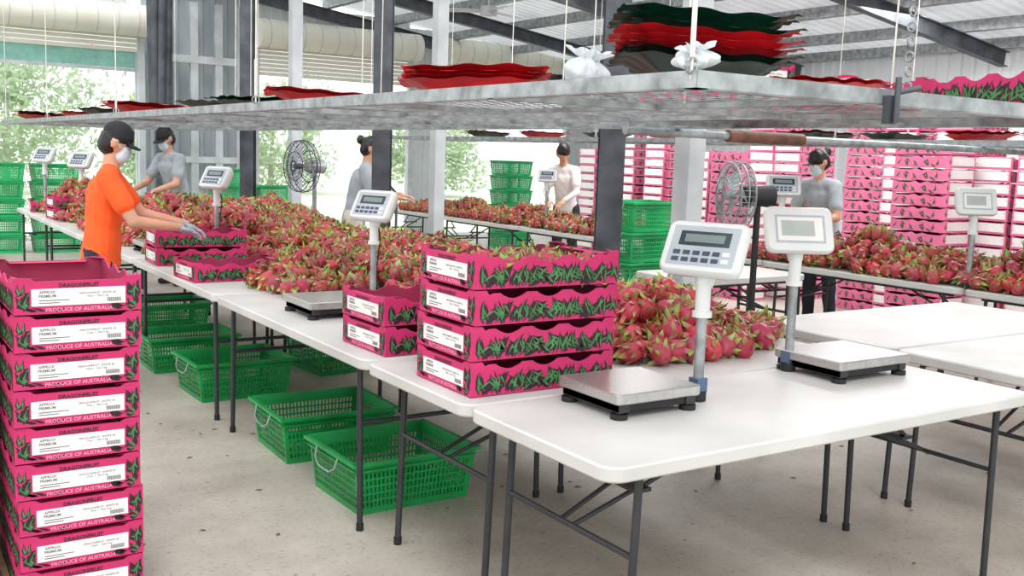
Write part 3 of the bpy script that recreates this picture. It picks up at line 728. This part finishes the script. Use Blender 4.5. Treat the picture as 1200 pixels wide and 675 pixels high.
    for i in shv:
        x,y,z=co[i]; dd=np.array((x-ctr[0],y,0)); L=max(.02,np.linalg.norm(dd)); wv=math.sin(z*38+x*22+5*math.sin(y*14))*.5+math.sin(z*19-y*40+3*math.sin(x*11))*.5
        co[i]=co[i]+dd/L*wv*.0045
    mb.v=[tuple(Ms@V(c)) for c in co]
    for mt,qs in order.items():
        i=mb.mi(mt)
        for q in qs: mb.f.append(q); mb.m.append(i); mb.s.append(True)
    bpy.data.objects.remove(ob); bpy.data.meshes.remove(em)
    for s in(-1,1):
        mb.ell(h(.079,s*.03,.012),(.008,.013,.006),LABEL,8,6,M=Ms,R=Rh); mb.ell(h(.084,s*.03,.012),(.005,.006,.006),INK,8,6,M=Ms,R=Rh)
        mb.ell(h(.083,s*.03,.030),(.006,.018,.003),HAIR,8,5,M=Ms,R=Rh)
    if not P.get('mask'): mb.ell(h(.088,0,-.05),(.006,.02,.005),mat_lip,8,5,M=Ms,R=Rh)
    else:
        for s in(-1,1): mb.tube([h(.06,s*.055,-.02),h(.03,s*.077,-.005),h(-.003,s*.084,.012)],.0018,LABEL,5,M=Ms)
    if P.get('cap'):
        vv=[];ff=[]
        for i in range(13):
            a=-math.pi/2+math.pi*i/12; ca=max(0,math.cos(a))**.8
            vv+= [h(.05,.078*math.sin(a),.042),h(.06+.085*ca,.074*math.sin(a),.030-.014*abs(math.sin(a))),h(.06+.085*ca,.074*math.sin(a),.024-.014*abs(math.sin(a)))]
        for i in range(12): b=i*3; ff+= [(b,b+3,b+4,b+1),(b+1,b+4,b+5,b+2),(b+2,b+5,b+3,b)]
        mb.add(vv,ff,CAP,True,Ms)
    hm=P.get('hand',SKIN)
    for k,s in((0,-1),(1,1)):
        E=V(P['elbow'][k]);Wr=V(P['wrist'][k]); d=(Wr-E).normalized(); d=(d+V((0,0,-.25))).normalized()
        nn=V((0,0,-1)); nn=(nn-d*nn.dot(d)).normalized(); sd=d.cross(nn).normalized()
        Rp=Matrix((d,sd,nn)).transposed()
        mb.ell(Wr+d*.045,(.052,.042,.017),hm,12,8,M=Ms,R=Rp)
        mb.cyl(Wr-d*.02,Wr+d*.02,.025,hm,10,M=Ms)
        for i,(off,ln) in enumerate(((-.030,.068),(-.010,.078),(.011,.073),(.031,.058))):
            p=Wr+d*.085+sd*off*1.0; dr=d.copy(); r=.0092
            for sgm in range(3):
                q=p+dr*ln*(.45,.32,.25)[sgm]; mb.cyl(p,q,r,hm,8,r1=r*.88,M=Ms); mb.ell(q,(r*.9,)*3,hm,8,6,M=Ms); p=q; r*=.88; dr=(dr+nn*(.45+.1*sgm)).normalized()
        inn=sd if (sd.y*s)<0 else -sd
        p=Wr+d*.025+inn*.032; dr=(d*.7+inn*.7+nn*.25).normalized(); r=.011
        for sgm in range(2):
            q=p+dr*(.036,.03)[sgm]; mb.cyl(p,q,r,hm,8,r1=r*.88,M=Ms); mb.ell(q,(r*.9,)*3,hm,8,6,M=Ms); p=q; r*=.88; dr=(dr+d*.5).normalized()
    mb.obj(name)
person('man_packing_fruit',(1.27,6.47,0),Wn(-14),dict(shirt=ORANGE,pants=NAVY,cap=True,mask=MASK,lean=.06,w=1.1,sc=.985,vox=.007,nod=.42,hx=.04,
  elbow=[(.20,-.24,1.10),(.24,.22,1.12)],wrist=[(.46,-.12,1.06),(.50,.20,1.06)],hand=GLOVE))
person('man_in_grey_tee',(3.05,11.3,0),Wn(200),dict(shirt=GREYT,pants=NAVY,cap=True,mask=MASK,lean=.12,vox=.01,nod=.5,sc=1.02,
  elbow=[(.22,-.25,1.10),(.22,.25,1.10)],wrist=[(.44,-.18,1.02),(.44,.18,1.02)]))
person('woman_in_grey_tee',(4.15,9.15,0),Wn(-25),dict(shirt=GREYT,pants=CREAM,hair='bun',lean=.12,w=.88,vox=.009,nod=.35,sc=1.0,
  elbow=[(.20,-.20,1.08),(.24,.2,1.10)],wrist=[(.44,-.14,1.10),(.46,.14,1.12)]))
person('woman_in_white_shirt',(7.6,10.3,0),Wn(215),dict(shirt=WHITET,pants=NAVY,hair='bun',lean=.16,w=.88,vox=.011,nod=.55,sc=1.02,long=True,hyaw=.6,
  elbow=[(.20,-.20,1.10),(.22,.2,1.10)],wrist=[(.42,-.10,1.0),(.42,.10,1.0)]))
person('woman_with_mask',(7.55,6.2,0),Wn(190),dict(shirt=GREYT,pants=NAVY,hair='bun',mask=MASK,lean=.14,w=.88,vox=.009,nod=.5,sc=1.01,hyaw=-.35,
  elbow=[(.20,-.22,1.10),(.20,.22,1.08)],wrist=[(.42,-.14,1.08),(.40,.14,1.06)]))
m=MB()
for i in range(150):
    x=random.uniform(.2,5);y=random.uniform(1.8,9);a=random.uniform(0,6.3);r_=random.uniform(.006,.022)
    m.add([(x+r_*math.cos(a),y+r_*math.sin(a),.002),(x+r_*.5*math.cos(a+1.7),y+r_*.5*math.sin(a+1.7),.004),(x+r_*math.cos(a+3.1),y+r_*math.sin(a+3.1),.002),(x+r_*.5*math.cos(a+4.6),y+r_*.5*math.sin(a+4.6),.003)],[(0,1,2,3)],BARK)
m.obj('floor_debris')
# ---------------------------------------------------------------- lighting
wd=bpy.data.worlds.new('World'); S.world=wd; wd.use_nodes=True; bg=wd.node_tree.nodes['Background']; bg.inputs[0].default_value=(.955,.98,1,1); bg.inputs[1].default_value=1.65
sl=bpy.data.lights.new('sun','SUN'); sl.energy=1.3; sl.angle=math.radians(25); so=bpy.data.objects.new('sun',sl); S.collection.objects.link(so); so.rotation_euler=(math.radians(35),math.radians(-20),0)
for (x,y) in ((7.5,5),(7.5,9.5),(10.5,7)):  # added fill lights under the roof to brighten the interior, not actual lamps
    al=bpy.data.lights.new('ceiling_fill_light','AREA'); al.shape='RECTANGLE'; al.size=1.2; al.size_y=3; al.energy=150; ao=bpy.data.objects.new('ceiling_fill_light',al); S.collection.objects.link(ao); ao.location=(x,y,rz(x)-.25)
S.view_settings.view_transform='Standard'; S.view_settings.look='None'; S.view_settings.exposure=.1
